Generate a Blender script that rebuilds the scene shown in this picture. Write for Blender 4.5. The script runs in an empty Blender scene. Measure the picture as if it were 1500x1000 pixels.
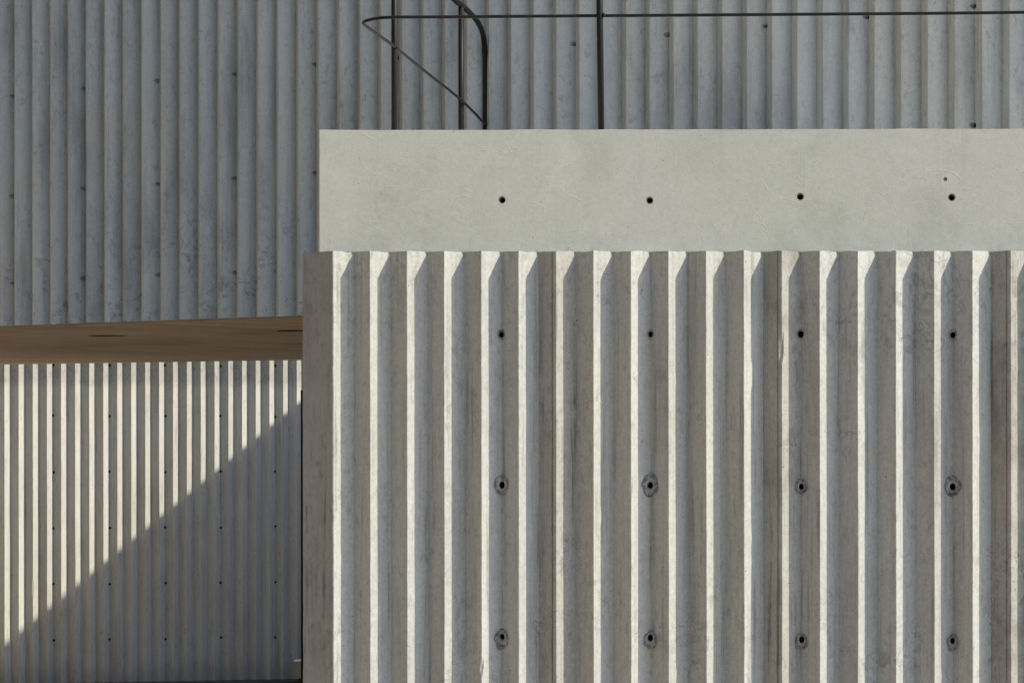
import bpy, bmesh, math, random
from mathutils import Vector, noise, Matrix

random.seed(7)
S = bpy.context.scene
COL = S.collection
EYE = 2.42                                    # eye height over the ground, metres

# ------------------------------------------------------------------ camera, world, sun
cam_d = bpy.data.cameras.new('camera'); cam = bpy.data.objects.new('camera', cam_d); COL.objects.link(cam)
cam_d.sensor_width = 36.0; cam_d.lens = 4700 / 1500 * 36
cam_d.shift_y = 171.4 / 1500
cam_d.clip_start = 0.1; cam_d.clip_end = 3000
cam.location = (0, 0, EYE); cam.rotation_euler = (math.radians(90), 0.001, 0)
S.camera = cam

SUN_AZ = 73.6        # degrees to the right of the direction from the walls to the camera
SUN_EL = 41.2
a, e = math.radians(SUN_AZ), math.radians(SUN_EL)
to_sun = Vector((math.sin(a) * math.cos(e), -math.cos(a) * math.cos(e), math.sin(e)))
w = bpy.data.worlds.new('World'); S.world = w; w.use_nodes = True
nt = w.node_tree; nt.nodes.clear()
sky = nt.nodes.new('ShaderNodeTexSky'); sky.sky_type = 'NISHITA'; sky.sun_disc = False
sky.sun_elevation = e; sky.sun_rotation = math.radians(180 - SUN_AZ)
sky.air_density = 1.0; sky.dust_density = 1.9; sky.ozone_density = 4.5
bg = nt.nodes.new('ShaderNodeBackground'); bg.inputs['Strength'].default_value = 0.15
wo = nt.nodes.new('ShaderNodeOutputWorld')
nt.links.new(sky.outputs[0], bg.inputs[0]); nt.links.new(bg.outputs[0], wo.inputs[0])
sd = bpy.data.lights.new('sun', 'SUN'); sun = bpy.data.objects.new('sun', sd); COL.objects.link(sun)
sd.energy = 3.9; sd.angle = math.radians(0.53); sd.color = (1.0, 0.905, 0.765)
sun.rotation_euler = to_sun.to_track_quat('Z', 'Y').to_euler()
sun.location = (20, -10, 30)
S.view_settings.view_transform = 'Standard'; S.view_settings.look = 'None'
S.view_settings.gamma = 1.0; S.view_settings.use_curve_mapping = False
S.view_settings.exposure = 0.84
S.render.engine = 'CYCLES'
S.cycles.max_bounces = 8; S.cycles.diffuse_bounces = 6

# ------------------------------------------------------------------ materials
class NT:
    def __init__(s, m):
        m.use_nodes = True; s.t = m.node_tree; s.t.nodes.clear()
    def n(s, typ, **kw):
        x = s.t.nodes.new(typ)
        for k, v in kw.items():
            if k.startswith('i_'):
                x.inputs[k[2:].replace('_', ' ')].default_value = v
            else: setattr(x, k, v)
        return x
    def l(s, a, b): s.t.links.new(a, b)
    def val(s, op, a, b=None, c=None, clamp=False):
        x = s.n('ShaderNodeMath', operation=op, use_clamp=clamp)
        for i, v in enumerate((a, b, c)):
            if v is None: continue
            if isinstance(v, (int, float)): x.inputs[i].default_value = v
            else: s.l(v, x.inputs[i])
        return x.outputs[0]
    def ramp(s, src, lo, hi, o0=0.0, o1=1.0):
        x = s.n('ShaderNodeMapRange', interpolation_type='SMOOTHSTEP')
        s.l(src, x.inputs['Value'])
        for k, v in (('From Min', lo), ('From Max', hi), ('To Min', o0), ('To Max', o1)): x.inputs[k].default_value = v
        return x.outputs['Result']
    def noise(s, vec, scale, detail=4, rough=.55, dist=0.0, stretch=None, off=(0, 0, 0)):
        mp = s.n('ShaderNodeMapping'); s.l(vec, mp.inputs['Vector'])
        mp.inputs['Scale'].default_value = stretch or (1, 1, 1); mp.inputs['Location'].default_value = off
        x = s.n('ShaderNodeTexNoise'); s.l(mp.outputs[0], x.inputs['Vector'])
        x.inputs['Scale'].default_value = scale; x.inputs['Detail'].default_value = detail
        x.inputs['Roughness'].default_value = rough; x.inputs['Distortion'].default_value = dist
        return x.outputs['Fac']
    def mix(s, fac, a, b, mode='MIX'):
        x = s.n('ShaderNodeMix', data_type='RGBA', blend_type=mode)
        if isinstance(fac, (int, float)): x.inputs[0].default_value = fac
        else: s.l(fac, x.inputs[0])
        for i, v in ((6, a), (7, b)):
            if isinstance(v, tuple): x.inputs[i].default_value = (*v, 1)
            else: s.l(v, x.inputs[i])
        return x.outputs[2]

def concrete(name, base, warm, dark, streak=.5, mott=.5, curls=.0, grain=.12, pits=.5, scratch=0.0,
             bump=.6, scale=1.0, band=None, tone=.05, rough=.85, foot=None, stretch_soffit=None, ms=(1, 1, 1), splash=None, boards=0.0, blot=.45):
    m = bpy.data.materials.new(name); N = NT(m)
    tc = N.n('ShaderNodeTexCoord'); oi = N.n('ShaderNodeObjectInfo')
    v0 = tc.outputs['Object']
    vec = v0
    if stretch_soffit:
        mp = N.n('ShaderNodeMapping'); N.l(v0, mp.inputs['Vector']); mp.inputs['Scale'].default_value = stretch_soffit; vec = mp.outputs[0]
    # broad mottling: two independent cloud fields, cool/warm shifts
    c1 = N.noise(vec, 2.2 * scale, 7, .62, .3, stretch=ms)
    c2 = N.noise(vec, 6.5 * scale, 6, .6, .5, stretch=ms, off=(5, 3, 9))
    c3 = N.noise(vec, 1.1 * scale, 3, .5, 0, off=(11, 7, 2))
    col = N.mix(N.ramp(c3, .38, .64), base, warm)
    col = N.mix(N.val('MULTIPLY', N.ramp(c1, .48, .72), mott), col, dark)
    col = N.mix(N.val('MULTIPLY', N.ramp(c2, .50, .30), mott * .35), col, tuple(min(1, x * 1.22) for x in base))
    # runs of water and form grain, long in z
    s1 = N.noise(vec, 1.0, 6, .65, .15, stretch=(46 * scale, 46 * scale, 1.3 * scale))
    s2 = N.noise(vec, 1.0, 5, .6, .1, stretch=(150 * scale, 150 * scale, 5 * scale), off=(2, 8, 1))
    sm = N.ramp(c2, .35, .6)
    col = N.mix(N.val('MULTIPLY', N.val('MULTIPLY', N.ramp(s1, .50, .72), sm), streak), col, tuple(x * .62 for x in dark))
    col = N.mix(N.val('MULTIPLY', N.ramp(s2, .52, .74), streak * .35), col, tuple(x * .8 for x in dark))
    # small stains and cement blooms, a centimetre or two across
    m1 = N.noise(vec, 30 * min(scale, 2), 6, .7, .6, stretch=(1, 1, .6), off=(6, 1, 3)); m2 = N.noise(vec, 3.4, 4, .6, .3, off=(1, 4, 8))
    col = N.mix(N.val('MULTIPLY', N.val('MULTIPLY', N.ramp(m1, .52, .66), N.ramp(m2, .36, .6)), blot), col, tuple(x * .66 for x in dark))
    m3 = N.noise(vec, 48 * min(scale, 2), 5, .7, .4, stretch=(1, 1, .7), off=(9, 5, 3))
    col = N.mix(N.val('MULTIPLY', N.ramp(m3, .56, .70), blot * .5), col, tuple(min(1, x * 1.3) for x in base))
    # grain
    g = N.noise(vec, 170, 3, .7); g2 = N.noise(vec, 55, 4, .7)
    gm = N.val('ADD', N.val('MULTIPLY', N.val('SUBTRACT', g, .5), grain * 2.2), N.val('MULTIPLY', N.val('SUBTRACT', g2, .5), grain * 2.0))
    gm = N.val('ADD', gm, 1.0)
    gm = N.val('MULTIPLY', gm, N.val('ADD', N.val('MULTIPLY', N.val('SUBTRACT', oi.outputs['Random'], .5), tone * 2), 1.0))
    comb = N.n('ShaderNodeCombineColor'); [N.l(gm, comb.inputs[i]) for i in range(3)]
    col = N.mix(1.0, col, comb.outputs[0], 'MULTIPLY')
    height = N.val('ADD', N.val('MULTIPLY', g2, .35), N.val('MULTIPLY', c2, .8))
    height = N.val('ADD', height, N.val('MULTIPLY', g, .12))
    # air holes: sparse voronoi cells of two sizes
    for sc, th, r0, kk in ((34, .80, .13, 1), (90, .80, .2, .8)):
        vo = N.n('ShaderNodeTexVoronoi', feature='F1'); vo.inputs['Scale'].default_value = sc; N.l(v0, vo.inputs['Vector'])
        vo.inputs['Randomness'].default_value = 1
        sp = N.n('ShaderNodeSeparateColor'); N.l(vo.outputs['Color'], sp.inputs[0])
        pick = N.val('GREATER_THAN', sp.outputs[0], th)
        rr = N.val('MULTIPLY', sp.outputs[1], r0)
        d = N.val('SUBTRACT', rr, vo.outputs['Distance'])
        hole = N.val('MULTIPLY', N.ramp(d, 0, .03), pick)
        col = N.mix(N.val('MULTIPLY', hole, pits * kk), col, tuple(x * .22 for x in dark))
        height = N.val('SUBTRACT', height, N.val('MULTIPLY', hole, .8))
    def isoline(sc, off, wid, mlo, mhi, stretch=None, dist=1.2, det=2):
        q = N.noise(vec, sc, det, .5, dist, stretch=stretch, off=off)
        line = N.ramp(N.val('ABSOLUTE', N.val('SUBTRACT', q, .5)), wid, wid * .25)
        mk = N.ramp(N.noise(vec, sc * .6, 3, .5, 0, off=(off[1], off[2], off[0])), mlo, mhi)
        return N.val('MULTIPLY', line, mk)
    if curls:
        cz = N.ramp(N.noise(vec, 2.4, 3, .6, .4, off=(1, 9, 4)), .52, .66)
        if foot:     # the scabby patches sit towards the foot of the wall
            sx = N.n('ShaderNodeSeparateXYZ'); N.l(v0, sx.inputs[0])
            cz = N.val('MULTIPLY', N.ramp(sx.outputs['Z'], foot[1], foot[0]), N.ramp(N.noise(vec, 5.0, 3, .6, .4, off=(1, 9, 4)), .48, .60))
        k1 = isoline(9, (3, 1, 7), .016, .3, .5, dist=2.2)
        bl = N.ramp(N.noise(vec, 15, 3, .55, 1.6, off=(8, 2, 6)), .55, .60)
        col = N.mix(N.val('MULTIPLY', N.val('MULTIPLY', bl, cz), curls * .7), col, tuple(x * .62 for x in dark))
        col = N.mix(N.val('MULTIPLY', N.val('MULTIPLY', k1, cz), curls), col, tuple(x * .5 for x in dark))
        k2 = isoline(12, (9, 4, 2), .012, .45, .6, dist=1.8)
        col = N.mix(N.val('MULTIPLY', N.val('MULTIPLY', k2, cz), curls * .6), col, tuple(min(1, x * 1.4) for x in base))
    if scratch:
        for i, (sc, off, st) in enumerate(((5.0, (1, 2, 3), (.7, 1, 1.8)), (9, (4, 9, 2), (.6, 1, 1.6)), (7, (7, 5, 8), (1.5, 1, .6)), (13, (17, 5, 18), (.5, 1, 1.3)))):
            k = isoline(sc, off, .0055, .50, .60, stretch=st, dist=.0, det=.6)
            height = N.val('ADD', height, N.val('MULTIPLY', k, scratch * (1.0 if i != 2 else -1.0)))
            col = N.mix(N.val('MULTIPLY', k, scratch * .3), col, tuple(min(1, x * 1.35) for x in base) if i != 2 else tuple(x * .8 for x in dark))
        dk = isoline(16, (2, 6, 5), .02, .58, .66, stretch=(.8, 1, 1.5), dist=.8, det=3)
        col = N.mix(N.val('MULTIPLY', dk, scratch * .55), col, tuple(x * .55 for x in dark))
    if splash:      # rain splash and green dirt near the ground
        sx = N.n('ShaderNodeSeparateXYZ'); N.l(v0, sx.inputs[0])
        zz = N.val('ADD', sx.outputs['Z'], N.val('MULTIPLY', N.noise(v0, 3.5, 5, .65, .3, stretch=(2.2, 2.2, .8)), -splash * 1.2))
        col = N.mix(N.ramp(zz, 0.0, -splash * .45, 0, .22), col, (.075, .07, .045))
    if boards:      # marks of the form boards, running away from the wall face
        b1 = N.noise(v0, 1, 3, .6, .05, stretch=(7, .22, 1)); b2 = N.noise(v0, 1, 4, .6, .1, stretch=(26, .6, 1), off=(3, 7, 1))
        col = N.mix(N.val('MULTIPLY', N.ramp(b1, .50, .62), boards), col, dark)
        col = N.mix(N.val('MULTIPLY', N.ramp(b2, .60, .68), boards * .9), col, tuple(x * 1.35 for x in warm))
        col = N.mix(N.val('MULTIPLY', N.ramp(b2, .40, .33), boards * .8), col, tuple(x * .6 for x in dark))
    if band:        # a later pour of greyer, rougher concrete above this height
        sx = N.n('ShaderNodeSeparateXYZ'); N.l(v0, sx.inputs[0])
        zz = N.val('ADD', sx.outputs['Z'], N.val('MULTIPLY', N.noise(v0, 6, 4), .16))
        bm_ = N.ramp(zz, band - .02, band + .12)
        col = N.mix(N.val('MULTIPLY', bm_, .55), col, tuple(x * .78 for x in dark))
        bl = N.ramp(N.noise(v0, 14, 4, .6, 1.4), .5, .62)
        col = N.mix(N.val('MULTIPLY', N.val('MULTIPLY', bl, bm_), .45), col, tuple(x * .55 for x in dark))
    bs = N.n('ShaderNodeBsdfPrincipled'); N.l(col, bs.inputs['Base Color'])
    bs.inputs['Roughness'].default_value = rough; bs.inputs['Specular IOR Level'].default_value = .25
    bu = N.n('ShaderNodeBump'); bu.inputs['Strength'].default_value = bump; bu.inputs['Distance'].default_value = .004
    N.l(height, bu.inputs['Height']); N.l(bu.outputs[0], bs.inputs['Normal'])
    o = N.n('ShaderNodeOutputMaterial'); N.l(bs.outputs[0], o.inputs[0])
    return m

M = {}
M['front'] = concrete('front_concrete', (0.348, 0.362, 0.337), (0.363, 0.367, 0.325), (0.242, 0.246, 0.222), streak=.75, mott=.62, curls=.5, ms=(2.2, 2.2, .3), pits=.85, tone=.04, bump=.45, grain=.28)
M['seam'] = concrete('seam_stained_concrete', (0.300, 0.306, 0.275), (0.307, 0.301, 0.259), (0.174, 0.168, 0.143), streak=1.0, mott=.9, curls=.6, pits=.9, tone=.04, bump=.6, grain=.3)
M['end'] = concrete('weathered_end_concrete', (0.250, 0.258, 0.259), (0.229, 0.232, 0.226), (0.146, 0.149, 0.147), streak=1.0, mott=.6, curls=.3, pits=.5, tone=.0, bump=.6)
M['fascia'] = concrete('fascia_concrete', (0.410, 0.431, 0.369), (0.426, 0.443, 0.390), (0.333, 0.351, 0.297), streak=.12, mott=.8, grain=.13, pits=.8, scratch=.24, blot=.14, tone=0, bump=.3)
M['upper'] = concrete('upper_concrete', (0.338, 0.376, 0.364), (0.357, 0.376, 0.352), (0.214, 0.239, 0.234), streak=.35, mott=.8, curls=.8, ms=(1.8, 1.8, .4), pits=.85, tone=.07, bump=.5, grain=.18, foot=(3.35, 4.1))
M['lower'] = concrete('yard_wall_concrete', (0.404, 0.412, 0.376), (0.397, 0.396, 0.345), (0.305, 0.304, 0.267), streak=.7, mott=.6, ms=(1.8, 1.8, .4), splash=.5, curls=.1, pits=.35, tone=.06, bump=.35, band=3.25)
M['soffit'] = concrete('soffit_concrete', (0.555, 0.491, 0.401), (0.640, 0.578, 0.496), (0.385, 0.329, 0.261), streak=0, mott=1.0, grain=.1, pits=.1, tone=0, bump=.3, scale=.45, boards=.55)
M['deck'] = concrete('deck_concrete', (.78, .70, .60), (.8, .71, .6), (.7, .62, .53), streak=0, mott=.5, tone=0, bump=.3)
M['patch'] = concrete('mortar', (0.288, 0.296, 0.272), (0.240, 0.235, 0.210), (0.104, 0.106, 0.097), streak=0, mott=1.0, grain=.35, pits=.9, tone=.08, bump=1.0, scale=16)
M['plaster'] = concrete('tan_plaster', (.58, .42, .27), (.6, .44, .29), (.5, .36, .23), streak=.3, mott=.4, tone=0, bump=.3)  # tan front of the added building, for warm bounced light
M['slate'] = concrete('slate_cladding', (.085, .09, .085), (.10, .10, .09), (.06, .065, .06), streak=.3, mott=.4, tone=0, bump=.3)  # dark upper storeys of the added building, to block sky light
M['patch_edge'] = concrete('dirty_mortar_edge', (.15, .15, .145), (.13, .125, .115), (.05, .05, .048), streak=0, mott=1.0, grain=.4, pits=.9, tone=.08, bump=1.0, scale=16)  # darker mortar tone for the outer bands of the patches
M['block'] = concrete('stained_block', (.26, .22, .14), (.3, .25, .17), (.16, .13, .08), streak=.3, mott=.5, tone=0, bump=.5, scale=3)

def simple(name, colr, rough=.5, metal=0.0, nz=0.0, nsc=30, spec=.5):
    m = bpy.data.materials.new(name); N = NT(m)
    bs = N.n('ShaderNodeBsdfPrincipled'); bs.inputs['Roughness'].default_value = rough; bs.inputs['Metallic'].default_value = metal; bs.inputs['Specular IOR Level'].default_value = spec
    tc = N.n('ShaderNodeTexCoord')
    q = N.noise(tc.outputs['Object'], nsc, 4, .6)
    N.l(N.mix(N.ramp(q, .35, .7), colr, tuple(x * (1 - nz) for x in colr)), bs.inputs['Base Color'])
    bu = N.n('ShaderNodeBump'); bu.inputs['Strength'].default_value = .15; bu.inputs['Distance'].default_value = .001
    N.l(q, bu.inputs['Height']); N.l(bu.outputs[0], bs.inputs['Normal'])
    o = N.n('ShaderNodeOutputMaterial'); N.l(bs.outputs[0], o.inputs[0]); return m
M['hole'] = simple('hole_shadow_grime', (.03, .026, .022), .95, 0, .4, 200)  # near-black colour puts the shade of holes and recesses into their lining
M['steel'] = simple('dark_painted_steel', (.006, .0055, .005), .55, .0, .5, 60, spec=.22)
M['ground'] = simple('earth', (.37, .295, .20), .95, 0, .25, 3)
M['gravel'] = simple('dark_gravel', (.05, .045, .038), .95, 0, .6, 60)

# ------------------------------------------------------------------ helpers
def tag(o, label=None, cat=None, group=None, kind=None):
    if label: o['label'] = label
    if cat: o['category'] = cat
    if group: o['group'] = group
    if kind: o['kind'] = kind
    return o
def empty(name, loc=(0, 0, 0), rz=0.0):
    o = bpy.data.objects.new(name, None); COL.objects.link(o); o.location = loc; o.rotation_euler = (0, 0, rz)
    o.empty_display_size = .2; return o
def link(name, me, mat, parent=None):
    o = bpy.data.objects.new(name, me); COL.objects.link(o)
    if not me.materials: me.materials.append(mat)
    if parent: o.parent = parent
    return o
def from_bm(name, bm, mat, parent=None, smooth=False):
    bmesh.ops.recalc_face_normals(bm, faces=bm.faces[:])
    me = bpy.data.meshes.new(name); bm.to_mesh(me); bm.free()
    if smooth: me.polygons.foreach_set('use_smooth', [True] * len(me.polygons))
    return link(name, me, mat, parent)
def prism(poly, z0, z1):
    """closed prism over a footprint polygon [(x,y)...]"""
    bm = bmesh.new()
    b = [bm.verts.new((x, y, z0)) for x, y in poly]; t = [bm.verts.new((x, y, z1)) for x, y in poly]
    bm.faces.new(b[::-1]); bm.faces.new(t); n = len(poly)
    for i in range(n): bm.faces.new((b[i], b[(i + 1) % n], t[(i + 1) % n], t[i]))
    return bm
def box(x0, x1, y0, y1, z0, z1): return prism([(x0, y0), (x1, y0), (x1, y1), (x0, y1)], z0, z1)
def nz(x, y, z, seed=0.0): return noise.noise(Vector((x + seed * 17.3, y - seed * 5.1, z + seed * 9.7)))

HALF, DEP = .075, .068        # half period and depth of the flutes, metres

def rib_mesh(name, sc, z0, z1, dz, wid, seed, seam=False, thick=.10, zfun_top=None, amp=1.0, bulge=0.0):
    """one rib, valley to ridge to valley, centred on s = sc; front towards -y; edges uneven, arris worn"""
    # profile in (ds, w): w < 0 is proud of the valley plane
    prof = [(-HALF, 0)]
    f2 = [.33, .66, .9]; 
    for t in f2: prof.append((-HALF * (1 - t), -DEP * t))
    if seam:     # step left by two form panels that did not quite meet
        prof = [(-HALF, 0), (-HALF * .6, -DEP * .4), (-HALF * .24, -DEP * .76), (-HALF * .235, -DEP * .70), (-HALF * .17, -DEP * .79), (-HALF * .165, -DEP * .88)]
    prof += [(-.0012, -DEP + .0008), (.0012, -DEP + .0008)]
    L_ = math.hypot(HALF, DEP)
    for t in ((.1, .4, .7) if not bulge else (.08, .18, .3, .42, .54, .66, .78, .9)):
        h_ = bulge * 4 * t * (1 - t); prof.append((HALF * t + h_ * DEP / L_, -DEP * (1 - t) - h_ * HALF / L_))
    prof.append((HALF, 0))
    n = len(prof); ri = [i for i, p in enumerate(prof) if abs(p[0]) < .003]
    nzs = max(2, int(round((z1 - z0) / dz)))
    bm = bmesh.new(); rings = []
    for k in range(nzs + 1):
        z = z0 + (z1 - z0) * k / nzs
        row = []
        for i, (ds, w_) in enumerate(prof):
            s = sc + ds; zz = z
            if k == nzs: zz = z + (nz(s * 22, 0, seed) * .005 + nz(s * 70, 3, seed) * .003) * amp
            if k == 0: zz = z + (nz(s * 30, 5, seed) * .006) * amp
            # slow waviness of the form, shared with the neighbour at the valley
            dx = nz(s * 1.5, 0, z * 1.3, 1) * .0008 * amp + nz(s * 4, 2, z * 9, 2) * .0007 * amp
            dw = nz(s * 2.2, 4, z * 1.6, 3) * .0008 * amp
            if i in ri:
                dx += nz(sc, 1, z * 14, 4) * .0006 * amp
                chip = nz(sc * 9, 7, z * 13, 5)
                if chip > .56: dw += (chip - .56) * .045 * amp
            if 0 < i < n - 1: dw += nz(s * 20, 6, z * 6, 6) * .0003 * amp
            row.append(bm.verts.new((s + dx, w_ + dw, zz)))
        row.append(bm.verts.new((sc + HALF, thick, z))); row.append(bm.verts.new((sc - HALF, thick, z)))
        rings.append(row)
    m = n + 2
    for k in range(nzs):
        for i in range(m):
            j = (i + 1) % m
            bm.faces.new((rings[k][i], rings[k][j], rings[k + 1][j], rings[k + 1][i]))
    bm.faces.new(rings[0][::-1]); bm.faces.new(rings[-1])
    bmesh.ops.recalc_face_normals(bm, faces=bm.faces[:])
    me = bpy.data.meshes.new(name); bm.to_mesh(me); bm.free()
    return me

def cutter_mesh(s, z, r, w0=-.09, w1=.07, flare=0.0, seg=18, jit=.0):
    """cylinder along y, optionally flared like a form-tie cone"""
    bm = bmesh.new()
    prof = [(w0, r + flare * 1.0), (w1, r)] if not flare else [(w0, r + flare * 2.6), (.004, r + flare), (.016, r), (w1, r)]
    rings = []
    for y, rr in prof:
        rings.append([bm.verts.new((s + rr * math.cos(t * 2 * math.pi / seg), y, z + rr * math.sin(t * 2 * math.pi / seg))) for t in range(seg)])
    for a_, b_ in zip(rings, rings[1:]):
        for i in range(seg): bm.faces.new((a_[i], a_[(i + 1) % seg], b_[(i + 1) % seg], b_[i]))
    bm.faces.new(rings[0][::-1]); bm.faces.new(rings[-1])
    bmesh.ops.recalc_face_normals(bm, faces=bm.faces[:])
    me = bpy.data.meshes.new('cut'); bm.to_mesh(me); bm.free(); return me

def carve(me, cutters):
    """bores the tie holes into a mesh and returns the new mesh"""
    o = bpy.data.objects.new('tmp', me); COL.objects.link(o); cs = []
    for c in cutters:
        co = bpy.data.objects.new('tmpc', c); COL.objects.link(co); cs.append(co)
        md = o.modifiers.new('b', 'BOOLEAN'); md.operation = 'DIFFERENCE'; md.object = co; md.solver = 'EXACT'
    dg = bpy.context.evaluated_depsgraph_get(); dg.update()
    new = bpy.data.meshes.new_from_object(o.evaluated_get(dg))
    nm = me.name
    for x in [o] + cs: bpy.data.objects.remove(x)
    bpy.data.meshes.remove(me); new.name = nm
    return new

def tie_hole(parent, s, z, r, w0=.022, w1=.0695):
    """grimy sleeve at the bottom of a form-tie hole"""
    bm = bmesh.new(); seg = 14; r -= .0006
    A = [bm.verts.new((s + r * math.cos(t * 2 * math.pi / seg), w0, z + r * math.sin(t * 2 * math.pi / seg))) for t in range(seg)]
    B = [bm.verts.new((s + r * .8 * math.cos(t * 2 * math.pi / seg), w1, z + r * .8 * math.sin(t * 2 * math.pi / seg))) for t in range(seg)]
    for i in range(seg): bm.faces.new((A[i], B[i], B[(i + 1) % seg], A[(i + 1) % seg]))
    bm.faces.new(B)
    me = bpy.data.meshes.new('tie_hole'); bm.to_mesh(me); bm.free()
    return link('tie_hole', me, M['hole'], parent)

def vsurf(ds): return -DEP * min(1, abs(ds) / HALF)

def mortar_patch(parent, s, z, r_in, r_out, seed, lift=.006, oy=0.0):
    """rough ring of hand-pressed mortar around a tie hole, lying on the V of the flute"""
    rnd = random.Random(seed); bm = bmesh.new(); seg = 30; rings = []
    prof = [(0, 0.012), (.06, -lift * .6), (.25, -lift * 1.1), (.5, -lift * .3), (.72, -lift * .9), (.9, -lift * 1.3), (1.0, .0015)]
    for f, up in prof:
        row = []
        for t in range(seg):
            an = t * 2 * math.pi / seg
            ro = r_out * (1 + .22 * nz(math.cos(an) * 1.6, math.sin(an) * 1.6, seed) + .07 * nz(math.cos(an) * 6, math.sin(an) * 6, seed))
            rr = r_in + (ro - r_in) * f
            x = rr * math.cos(an) * .82; y = rr * math.sin(an) * 1.12 + oy * f
            jig = nz(x * 90, y * 90, seed) * .006 if 0 < f < 1 else 0
            # fill of the V: mortar bridges the valley a little
            base = vsurf(x); fill = -.006 * math.exp(-(x / .016) ** 2) if 0 < f < 1 else 0
            row.append(bm.verts.new((s + x, base + up + jig + fill * .6, z + y)))
        rings.append(row)
    for a_, b_ in zip(rings, rings[1:]):
        for i in range(seg): bm.faces.new((a_[i], a_[(i + 1) % seg], b_[(i + 1) % seg], b_[i]))
    for i_, f in enumerate(bm.faces): f.material_index = 1 if (i_ // seg) >= len(prof) - 4 and nz(math.cos((i_ % seg) * .209) * 2.2, math.sin((i_ % seg) * .209) * 2.2, (i_ // seg) * .7 + seed) > -.08 else 0
    bmesh.ops.recalc_face_normals(bm, faces=bm.faces[:])
    me = bpy.data.meshes.new('mortar_patch'); bm.to_mesh(me); bm.free()
    # normals outward (towards -y)
    o = link('mortar_patch', me, M['patch'], parent); me.materials.append(M['patch_edge'])
    me.polygons.foreach_set('use_smooth', [True] * len(me.polygons))
    return o

def tube(name, pts, r, mat, parent, seg=14):
    """swept round bar along a polyline"""
    bm = bmesh.new(); P = [Vector(p) for p in pts]; rings = []; up = Vector((.13, .21, .97)).normalized(); prev = None
    for i, p in enumerate(P):
        t = (P[min(i + 1, len(P) - 1)] - P[max(i - 1, 0)]).normalized()
        if prev is None:
            n_ = t.cross(up); n_ = n_ if n_.length > .05 else t.cross(Vector((1, 0, 0))); n_.normalize()
        else: n_ = (prev - t * prev.dot(t)).normalized()
        prev = n_; b_ = t.cross(n_)
        rings.append([bm.verts.new(p + (n_ * math.cos(k * 2 * math.pi / seg) + b_ * math.sin(k * 2 * math.pi / seg)) * r) for k in range(seg)])
    for a_, c_ in zip(rings, rings[1:]):
        for k in range(seg): bm.faces.new((a_[k], a_[(k + 1) % seg], c_[(k + 1) % seg], c_[k]))
    bm.faces.new(rings[0][::-1]); bm.faces.new(rings[-1])
    o = from_bm(name, bm, mat, parent, smooth=True)
    return o
def smooth_path(pts, n=6):
    out = []; P = [Vector(p) for p in pts]
    for i in range(len(P) - 1):
        p0 = P[max(i - 1, 0)]; p1 = P[i]; p2 = P[i + 1]; p3 = P[min(i + 2, len(P) - 1)]
        for k in range(n):
            t = k / n
            out.append(.5 * ((2 * p1) + (p2 - p0) * t + (2 * p0 - 5 * p1 + 4 * p2 - p3) * t * t + (-p0 + 3 * p1 - 3 * p2 + p3) * t ** 3))
    out.append(P[-1]); return out

# ------------------------------------------------------------------ ground
bm = bmesh.new()
R_ = 1500
vs = [bm.verts.new(p) for p in ((-R_, -R_, 0), (R_, -R_, 0), (R_, R_, 0), (-R_, R_, 0))]; bm.faces.new(vs)
g = from_bm('ground', bm, M['ground']); tag(g, kind='structure')

def z_at(root, s, py, px_guess=None):
    """height of the point at wall-local s whose image row is py"""
    th = -root.rotation_euler.z; x, y = s * math.cos(th), root.location.y - s * math.sin(th)
    px = x / y * 4700
    return EYE + (671.4 + .001 * px - py) * y / 4700
# wall frames: local x runs along the wall to the right, local y into it
def frame(name, Y0, th): return empty(name, (0, Y0, 0), -th)
def inv(root, x, y):
    """world xy -> wall-local xy"""
    th = -root.rotation_euler.z; dx, dy = x, y - root.location.y
    c, s_ = math.cos(th), math.sin(th)
    return (dx * c - dy * s_, dx * s_ + dy * c)

# ------------------------------------------------------------------ FRONT BUILDING
Z_FB, Z_FT = EYE + .8266, EYE + 1.3225          # fascia bottom / top (mean)
zfb = lambda s: EYE + .8347 - .0067 * (s + .78)
zft = lambda s: EYE + 1.3297 - .0091 * (s + .78)
front = frame('concrete_building', 12.914, .099)
tag(front, 'low concrete building in front with fluted walls, smooth pale fascia band and railed roof terrace', 'building')
S0 = -.0413                                      # valley with the first column of tie holes
fpx = [(490, 490, 490.5, 492), (710, 711, 713.5, 714), (932, 934, 937, 939)]
def frow(j, k):
    if j == 3: return EYE - 1.32
    return z_at(front, S0 + .6 * k, fpx[j][min(k, 3)]) - max(0, k - 3) * .003
rows = range(4)
hr = lambda j, k: .0125 + .0012 * math.sin(k * 4.1 + j * 2.3)
N_R = 48
rib_c = [S0 - .075 - .15 * 4 + .15 * i for i in range(N_R)]
valleys = {round(S0 + .6 * k, 4): k for k in range(-1, 6)}
for i, c in enumerate(rib_c):
    seam = (i % 6 == 0 and i > 0)
    if i == 0: continue
    me = rib_mesh('rib', c, 0.0, zfb(c) + .001, .045, .15, 1.0, seam=seam)
    cut = []
    for k in range(0, 6):
        v = S0 + .6 * k
        if abs(abs(c - v) - .075) < .01:
            for j in rows: cut.append(cutter_mesh(v + .002 * math.sin(k * 3 + j), frow(j, k), hr(j, k)))
    if cut: me = carve(me, cut)
    o = link('rib', me, M['seam'] if seam else M['front'], front)
    if seam: tag(o, 'stained rib with a dark form joint line')
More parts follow.
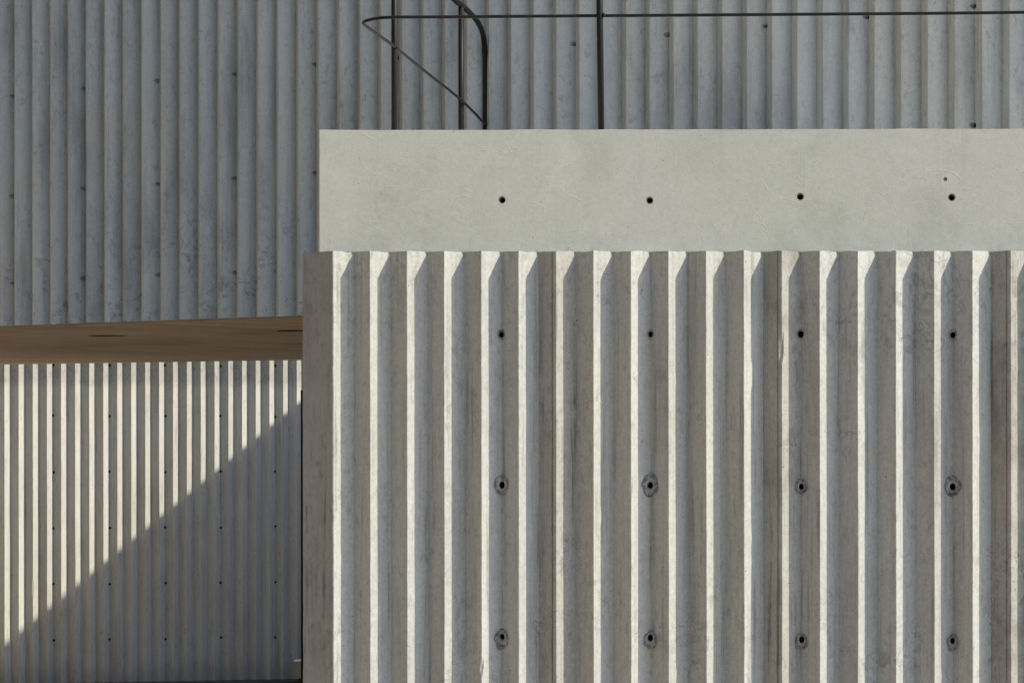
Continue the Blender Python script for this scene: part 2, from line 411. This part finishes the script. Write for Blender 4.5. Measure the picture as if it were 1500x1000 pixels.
for k in range(0, 6):
    v = S0 + .6 * k
    for j in rows:
        s_, z_ = v + .002 * math.sin(k * 3 + j), frow(j, k)
        tie_hole(front, s_, z_, hr(j, k))
        if j == 0:
            mortar_patch(front, s_, z_, hr(j, k) * .97, .0185 + .002 * math.sin(k * 5), k * 3 + 50, lift=.001); continue
        mortar_patch(front, s_, z_, hr(j, k) * .95, (.040, .036, .031, .034, .035, .035)[k] * (.9 if j > 1 else 1) * (1 + .14 * math.sin(k * 2.9 + j * 4.7)), k * 7 + j * 3, oy=(-.008 if j > 1 else .002))
# end rib: first ridge with the long splayed end face that turns the corner
RL = rib_c[0]
pts = [(RL + HALF, 0), (RL + HALF * .7, -DEP * .3), (RL + HALF * .4, -DEP * .6), (RL + HALF * .1, -DEP * .9), (RL + .002, -DEP + .0014), (RL - .0022, -DEP + .0014)]
endx, endw = RL - .1455, DEP * (.1455 / .075 - 1)
for t in (.2, .4, .6, .8, 1.0): pts.append((RL + (endx - RL) * t, -DEP + (endw + DEP) * t))
bm = bmesh.new(); rings = []
nk = 70
for k in range(nk + 1):
    z = (zfb(RL) + .001) * k / nk; row = []
    for i, (s, w_) in enumerate(pts):
        zz = z + ((nz(s * 22, 0, 1.0) * .007) if k == nk else 0)
        dx = nz(s * 1.5, 0, z * 1.3, 1) * .0013 + nz(s * 4, 2, z * 9, 2) * .0007
        dw = nz(s * 2.2, 4, z * 1.6, 3) * .0013 + (nz(s * 20, 6, z * 6, 6) * .0006 if 0 < i else 0)
        if i in (4, 5): dx += nz(RL, 1, z * 14, 4) * .0012
        if i == len(pts) - 1: dx += nz(RL, 1, z * 10, 9) * .0015
        row.append(bm.verts.new((s + dx, w_ + dw, zz)))
    row.append(bm.verts.new((endx + .004, .4, z))); row.append(bm.verts.new((RL + HALF, .4, z)))
    rings.append(row)
m = len(rings[0])
for k in range(nk):
    for i in range(m): bm.faces.new((rings[k][i], rings[k][(i + 1) % m], rings[k + 1][(i + 1) % m], rings[k + 1][i]))
bm.faces.new(rings[0][::-1]); bm.faces.new(rings[-1])
for f in bm.faces:
    if f.calc_center_median().x > RL - .001: f.material_index = 1
o = from_bm('corner_rib', bm, M['end'], front); o.data.materials.append(M['front']); tag(o, 'wide weathered end rib at the left corner')

# fascia slab: fine grid on the face, worn arrises
FX0, FX1 = RL - .0675, rib_c[-1] + .2
fy = -.010
bm = bmesh.new(); grid = []
tz = [0, .006, .02, .05] + [.05 + .9 * i / 20 for i in range(1, 20)] + [.95, .985, .996, 1]; nzr = len(tz) - 1
ts = [0, .0006, .002, .004] + [.004 + .996 * i / 480 for i in range(1, 481)]; nx = len(ts) - 1
for k in range(nzr + 1):
    row = []
    for i in range(nx + 1):
        s = FX0 + (FX1 - FX0) * ts[i]; t = tz[k]; z = zfb(s) + (zft(s) - zfb(s)) * t; w_ = fy + nz(s * .8, 0, z * 2, 8) * .002 + nz(s * 5, 1, z * 5, 9) * .0006
        if k == 0: z += nz(s * 9, 0, 3) * .004 + nz(s * 45, 0, 4) * .0015 - .002; w_ += .002
        if k == nzr: z += nz(s * 6, 0, 13) * .0015; w_ += .003
        if k == nzr: z -= .0015
        if i == 0: s += nz(0, 2, z * 12) * .003; w_ += .003
        row.append(bm.verts.new((s, w_, z)))
    grid.append(row)
for k in range(nzr):
    for i in range(nx): bm.faces.new((grid[k][i], grid[k][i + 1], grid[k + 1][i + 1], grid[k + 1][i]))
FD = .22
bt = [grid[0][i] for i in range(nx + 1)]; tp = grid[-1]
bl = [bm.verts.new((v.co.x, FD, zfb(v.co.x))) for v in (bt[0], bt[-1])]; tl = [bm.verts.new((v.co.x, FD, zft(v.co.x) - .003)) for v in (tp[0], tp[-1])]
bm.faces.new([*bt[::-1], bl[0], bl[1]]); bm.faces.new([*tp, tl[1], tl[0]])
bm.faces.new([*[grid[k][0] for k in range(nzr + 1)], tl[0], bl[0]][::-1]); bm.faces.new([*[grid[k][-1] for k in range(nzr + 1)][::-1], bl[1], tl[1]][::-1])
bm.faces.new((bl[0], tl[0], tl[1], bl[1]))
bmesh.ops.recalc_face_normals(bm, faces=bm.faces[:])
me = bpy.data.meshes.new('fascia'); bm.to_mesh(me); bm.free()
fh = [(s_, z_at(front, s_, p_)) for s_, p_ in ((S0 + .0025, 293), (S0 + .597, 294), (S0 + 1.198, 289), (S0 + 1.797, 290.5), (S0 + 2.4, 289), (S0 + 3.0, 288))]
cut = [cutter_mesh(s_, z_, .0105, w0=-.06, w1=.07, flare=.0035) for s_, z_ in fh]
cut.append(cutter_mesh(S0 + 1.772, z_at(front, S0 + 1.772, 264), .0045, w0=-.03, w1=.004, flare=.002))
me = carve(me, cut)
fas = link('fascia', me, M['fascia'], front)
tag(fas, 'smooth pale grey band of concrete above the ribs')
for s_, z_ in fh: tie_hole(front, s_, z_, .0105)
# core of the building and roof deck
cw = inv(front, -.34, 18.0); dirx = .1
A = (endx + .006, .37); 
side_pt = lambda Y: (-.832 + .1 * (Y - 13.06), Y)
core = [(RL + HALF + .02, .0985), (FX1, .0985), (FX1, 12.0), inv(front, *side_pt(29.0)), inv(front, *side_pt(13.6)), (endx + .02, .2), (endx + .15, .15)]
core = [(endx + .03, .405), (RL + HALF - .005, .405), (RL + HALF + .02, .0985), (FX1, .0985), (FX1, 13.0), inv(front, *side_pt(29.0)), inv(front, *side_pt(14.0))]
from_bm('side_wall', prism(core, 0, Z_FB - .01), M['front'], front)
deck = [(FX0 + .02, FD + .001), (FX1, FD + .001), (FX1, 13.0), inv(front, *side_pt(26.0)), inv(front, *side_pt(14.0))]
from_bm('roof_deck', prism(deck, Z_FB + .012, Z_FT - .06), M['deck'], front)

# ------------------------------------------------------------------ UPPER BUILDING
Z_S = EYE + .815
upper = frame('concrete_building', 17.454, .630)
tag(upper, 'tall overhanging concrete building behind with shaded dark grey fluted wall and brown underside', 'building')
U0 = -3.7777
c0 = U0 + .075 - .15 * 26; NU = 74; Z_UT = 5.8
upx = {0: {0: 140, 1: 129.4, 2: 117.8, 3: 108.3, 4: 94.5, 5: 85, 7: 65, 8: 52, 9: 39.2, 10: 26.2, 11: 10.8}, 1: {0: 286, 1: 275.3, 2: 268.5, 3: 260.9, 4: 253, 11: 185}, 2: {0: 413.3, 1: 406.6, 2: 402, 3: 398.3}}
ubase = [EYE + 2.2257, EYE + 1.6256, EYE + 1.0825, EYE + 2.83]
def urow(j, k):
    if j in upx and k in upx[j]: return z_at(upper, U0 + .6 * k, upx[j][k])
    return ubase[j] + .006 * math.sin(k * 3.7 + j * 1.9)
jit = lambda k, j: (.004 * math.sin(k * 2.3 + j * 4.1), .006 * math.sin(k * 3.7 + j * 1.9))
for i in range(NU):
    c = c0 + .15 * i
    me = rib_mesh('rib', c, Z_S, Z_UT, .09, .15, 2.0, seam=(i % 9 == 3), amp=.9, bulge=.014)
    cut = []
    for k in range(-5, 13):
        v = U0 + .6 * k
        if abs(abs(c - v) - .075) < .01:
            for j in range(4): cut.append(cutter_mesh(v + jit(k, j)[0] * .5 - .001, urow(j, k), .0135))
    if cut: me = carve(me, cut)
    link('rib', me, M['upper'], upper)
for k in range(-5, 13):
    for j in range(4): tie_hole(upper, U0 + .6 * k + jit(k, j)[0] * .5 - .001, urow(j, k), .0135)
SL, SR = c0 - .075, c0 + .15 * (NU - 1) + .075
# footprint in wall-local coordinates; the rear edge of the soffit is seen in the photograph
bl1, bl2 = inv(upper, -4.42, 27.7), inv(upper, -1.73, 26.5)
def on_back(s): t = (s - bl1[0]) / (bl2[0] - bl1[0]); return bl1[1] + (bl2[1] - bl1[1]) * t
backY = lambda x: 27.7 - (x + 4.42) * (1.2 / 2.69)
foot = [(SL, .0985), (SR, .0985), inv(upper, 4.2, backY(4.2)), inv(upper, -7.5, backY(-7.5))]
from_bm('upper_wall', prism(foot, Z_S + .12, Z_UT), M['upper'], upper)
sfm = prism(foot, Z_S, Z_S + .119)
me = bpy.data.meshes.new('soffit'); bmesh.ops.recalc_face_normals(sfm, faces=sfm.faces[:]); sfm.to_mesh(me); sfm.free()
# round recesses cut up into the soffit
hS = .815
def soff_pt(px, py):
    Y = 4700 * hS / (671.4 - py); return ((px - 750) / 4700 * Y, Y)
recs = [inv(upper, *soff_pt(159, 491.3)), inv(upper, *soff_pt(436, 484.2))]
def vcut(x, y, r, z0, z1, seg=28):
    bm = bmesh.new(); bmesh.ops.create_cone(bm, cap_ends=True, segments=seg, radius1=r, radius2=r, depth=z1 - z0, matrix=Matrix.Translation((x, y, (z0 + z1) / 2)))
    m_ = bpy.data.meshes.new('c'); bm.to_mesh(m_); bm.free(); return m_
me = carve(me, [vcut(x, y, .140, Z_S - .05, Z_S + .1) for x, y in recs])
sof = link('soffit', me, M['soffit'], upper); tag(sof, 'brown smooth underside of the overhang')
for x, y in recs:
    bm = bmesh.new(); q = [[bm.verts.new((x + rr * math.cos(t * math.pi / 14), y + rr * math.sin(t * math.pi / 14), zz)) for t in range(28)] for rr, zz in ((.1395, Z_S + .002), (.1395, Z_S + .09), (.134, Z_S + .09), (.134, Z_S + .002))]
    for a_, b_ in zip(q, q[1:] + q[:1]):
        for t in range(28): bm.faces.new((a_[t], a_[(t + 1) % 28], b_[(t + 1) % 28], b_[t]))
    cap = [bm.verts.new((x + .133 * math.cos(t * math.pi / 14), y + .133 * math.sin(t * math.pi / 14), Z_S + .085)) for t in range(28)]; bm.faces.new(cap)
    from_bm('recess', bm, M['hole'], sof)  # dark lining, shade of the recess put into its colour
# unseen wing, added and set so its roof edge throws the diagonal yard wall shadow
e0 = Vector((2.04, 33.68)); ed = Vector((.163, .986))
wing = [e0 + ed * -4.0, e0 + ed * 3.2, e0 + ed * 3.2 + Vector((9, -1.5)), e0 + ed * -4.0 + Vector((9, -1.5))]
from_bm('rear_wing', prism([inv(upper, p.x, p.y) for p in wing], 0, EYE + 4.58), M['upper'], upper)

# ------------------------------------------------------------------ YARD WALL (lower left)
lower = frame('fluted_wall', 35.52, -.244)
tag(lower, 'distant fluted concrete yard wall under the overhang, part sunlit, part in diagonal shadow', 'wall')
L0 = -5.0514; lrow = [EYE + 1.005, EYE + .4619, EYE - .1381, EYE - .7384, EYE - 1.3372, EYE - 1.9353]
lc0 = L0 + .075 - .15 * 18; NL = 50
for i in range(NL):
    c = lc0 + .15 * i
    me = rib_mesh('rib', c, .0, 5.2, .13, .15, 3.0, seam=False, amp=1.6)
    cut = []
    for k in range(-2, 8):
        v = L0 + .6 * k
        if abs(abs(c - v) - .075) < .01:
            for j, zz in enumerate(lrow): cut.append(cutter_mesh(v + jit(k, j)[0], zz + jit(k, j)[1] * .8, .0148))
    if cut: me = carve(me, cut)
    link('rib', me, M['lower'], lower)
for k in range(-2, 8):
    for j, zz in enumerate(lrow): tie_hole(lower, L0 + .6 * k + jit(k, j)[0], zz + jit(k, j)[1] * .8, .0148)
LE = lc0 + .15 * NL - .075
from_bm('wall_core', box(lc0 - .075, LE + 4.6, .0985, .35, 0, 5.2), M['lower'], lower)
# dark strip along its foot
b0 = lower.matrix_basis
pl = [(-9, -.5), (4, -.5), (4, .05), (-9, .05)]
def to_world(root, x, y):
    th = -root.rotation_euler.z; c, s_ = math.cos(th), math.sin(th); return (x * c + y * s_, root.location.y - x * s_ + y * c)
from_bm('gravel_strip', prism([to_world(lower, *p) for p in pl], .004, .03), M['gravel']).update_tag()
tag(bpy.data.objects['gravel_strip'], kind='structure')

# added building, unseen at far left: tan front bounces light, slate blocks sky
bounce_block = empty('slate_building', (-8.9, 14.0, 0))
tag(bounce_block, 'dark slate clad building with tan ground floor across the yard, far left', 'building')
from_bm('wall', box(-12, 0, -26, 19.2, 0, 2.8), M['plaster'], bounce_block)
from_bm('upper_storeys', box(-12, -.25, -26, 19.0, 2.805, 17.0), M['slate'], bounce_block)
from_bm('roof', box(-12.3, .1, -26.3, 19.5, 17.005, 17.25), M['slate'], bounce_block)
for i in range(8):
    for zf, h_, xx in ((0.9, 1.5, 0), (4.8, 1.7, -.25), (8.0, 1.7, -.25), (11.2, 1.7, -.25), (14.2, 1.7, -.25)):
        y0 = -23 + i * 5.2
        wf = from_bm('window', box(xx + .004, xx + .05, y0, y0 + 1.5, zf, zf + h_), M['steel'], bounce_block)
        from_bm('sill', box(xx + .006, xx + .16, y0 - .1, y0 + 1.6, zf - .1, zf - .004), M['slate'], wf)

# ------------------------------------------------------------------ small things in the yard
def X(px, Y): return (px - 750) / 4700 * Y
Y_ = 28.0
pt = empty('steel_post', (X(440.8, Y_) + .03, Y_, 0))
tag(pt, 'thin dark steel post standing in the gap beside the corner of the front building', 'post')
from_bm('shaft', box(-.03, .03, -.03, .03, 0.012, EYE + .598), M['steel'], pt)
from_bm('base_plate', box(-.07, .07, -.07, .07, 0.0, .012), M['steel'], pt)
Y_ = 34.4
kb = empty('concrete_block', (X(432.5, Y_) + .16, Y_, 0.0))
tag(kb, 'small olive brown concrete block at the foot of the yard wall, beside the building corner', 'block')
bm = box(-.16, .16, -.10, .10, .075, .255); bmesh.ops.bevel(bm, geom=bm.edges[:], offset=.008, segments=2, affect='EDGES')
from_bm('body', bm, M['block'], kb)
from_bm('cap', box(-.168, .168, -.108, .108, .256, .268), M['deck'], kb)
from_bm('foot', box(-.12, .16, -.08, .08, 0, .074), M['gravel'], kb)  # dark colour stands in for the shadow gap under the raised block

# ------------------------------------------------------------------ TERRACE RAILING
rail = empty('terrace_railing', (-.6, 13.37, Z_FT - .06))
tag(rail, 'dark steel tube railing with rounded ends on the roof terrace of the front building', 'railing')
off = Vector(rail.location)
def rel(p): return tuple(Vector(p) - off)
HR, MR = 1.822, 2.315
def P(px, py, h=HR):     # a point of the level mid rail seen at this pixel
    Y = 4700 * h / (671.4 - py); return ((px - 750) / 4700 * Y, Y, EYE + h)
loop = [(2.9, 13.0, EYE + HR), (2.1, 13.13, EYE + HR), (1.0, 13.19, EYE + HR), (0.0, 13.235, EYE + HR), (-.30, 13.25, EYE + HR), P(600, 25.2), P(572, 25.6), P(556, 26.6), P(543, 29), P(536, 31), P(533, 33.6), P(535.5, 37), P(542, 42), P(560, 55), P(578, 68), P(625, 106), P(676, 146.5), P(712, 183)]
tube('mid_rail', [rel(p) for p in smooth_path(loop, 5)], .0068, M['steel'], rail)
hp = [(-.1435, 17.53, Z_FT - .06), (-.1435, 17.53, EYE + 1.7), (-.1435, 17.52, EYE + 2.12), (-.146, 17.50, EYE + 2.205), (-.152, 17.43, EYE + 2.285), (-.170, 17.27, EYE + 2.325), (-.2, 17.0, EYE + 2.338), (-.256, 16.52, EYE + 2.332), (-.293, 16.2, EYE + 2.32),
      (-.43, 15.0, EYE + MR), (-.56, 13.9, EYE + MR), (-.6, 13.5, EYE + MR), (-.585, 13.33, EYE + MR), (-.5, 13.26, EYE + MR), (-.3, 13.25, EYE + MR), (1.0, 13.19, EYE + MR), (2.9, 13.0, EYE + MR)]
tube('handrail', [rel(p) for p in smooth_path(hp, 6)], .0148, M['steel'], rail)
def post(px, Y, ztop, r, lean=0.0):
    x = X(px, Y)
    o = tube('post', [rel((x, Y, Z_FT - .06)), rel((x - lean * .5, Y, (Z_FT + ztop) / 2)), rel((x - lean, Y, ztop))], r, M['steel'], rail)
    fb = bmesh.new(); bmesh.ops.create_cone(fb, cap_ends=True, segments=20, radius1=.04, radius2=.04, depth=.008, matrix=Matrix.Translation(rel((x, Y, Z_FT - .055))))
    from_bm('flange', fb, M['steel'], o)
    # weld bead where the mid rail meets the post
    wb = bmesh.new(); bmesh.ops.create_uvsphere(wb, u_segments=12, v_segments=8, radius=.0105, matrix=Matrix.Translation(rel((x + r * .75, Y - .006, EYE + HR))) @ Matrix.Diagonal((.6, 1, 1.0, 1)))
    from_bm('weld', wb, M['steel'], o, smooth=True)
post(578.3, 14.22, EYE + MR - .01, .0135)
post(676, 16.50, EYE + 2.322, .0140)
post(881.5, 13.205, EYE + MR - .01, .0135, lean=.012)
post(1600, 13.09, EYE + MR - .01, .0135)
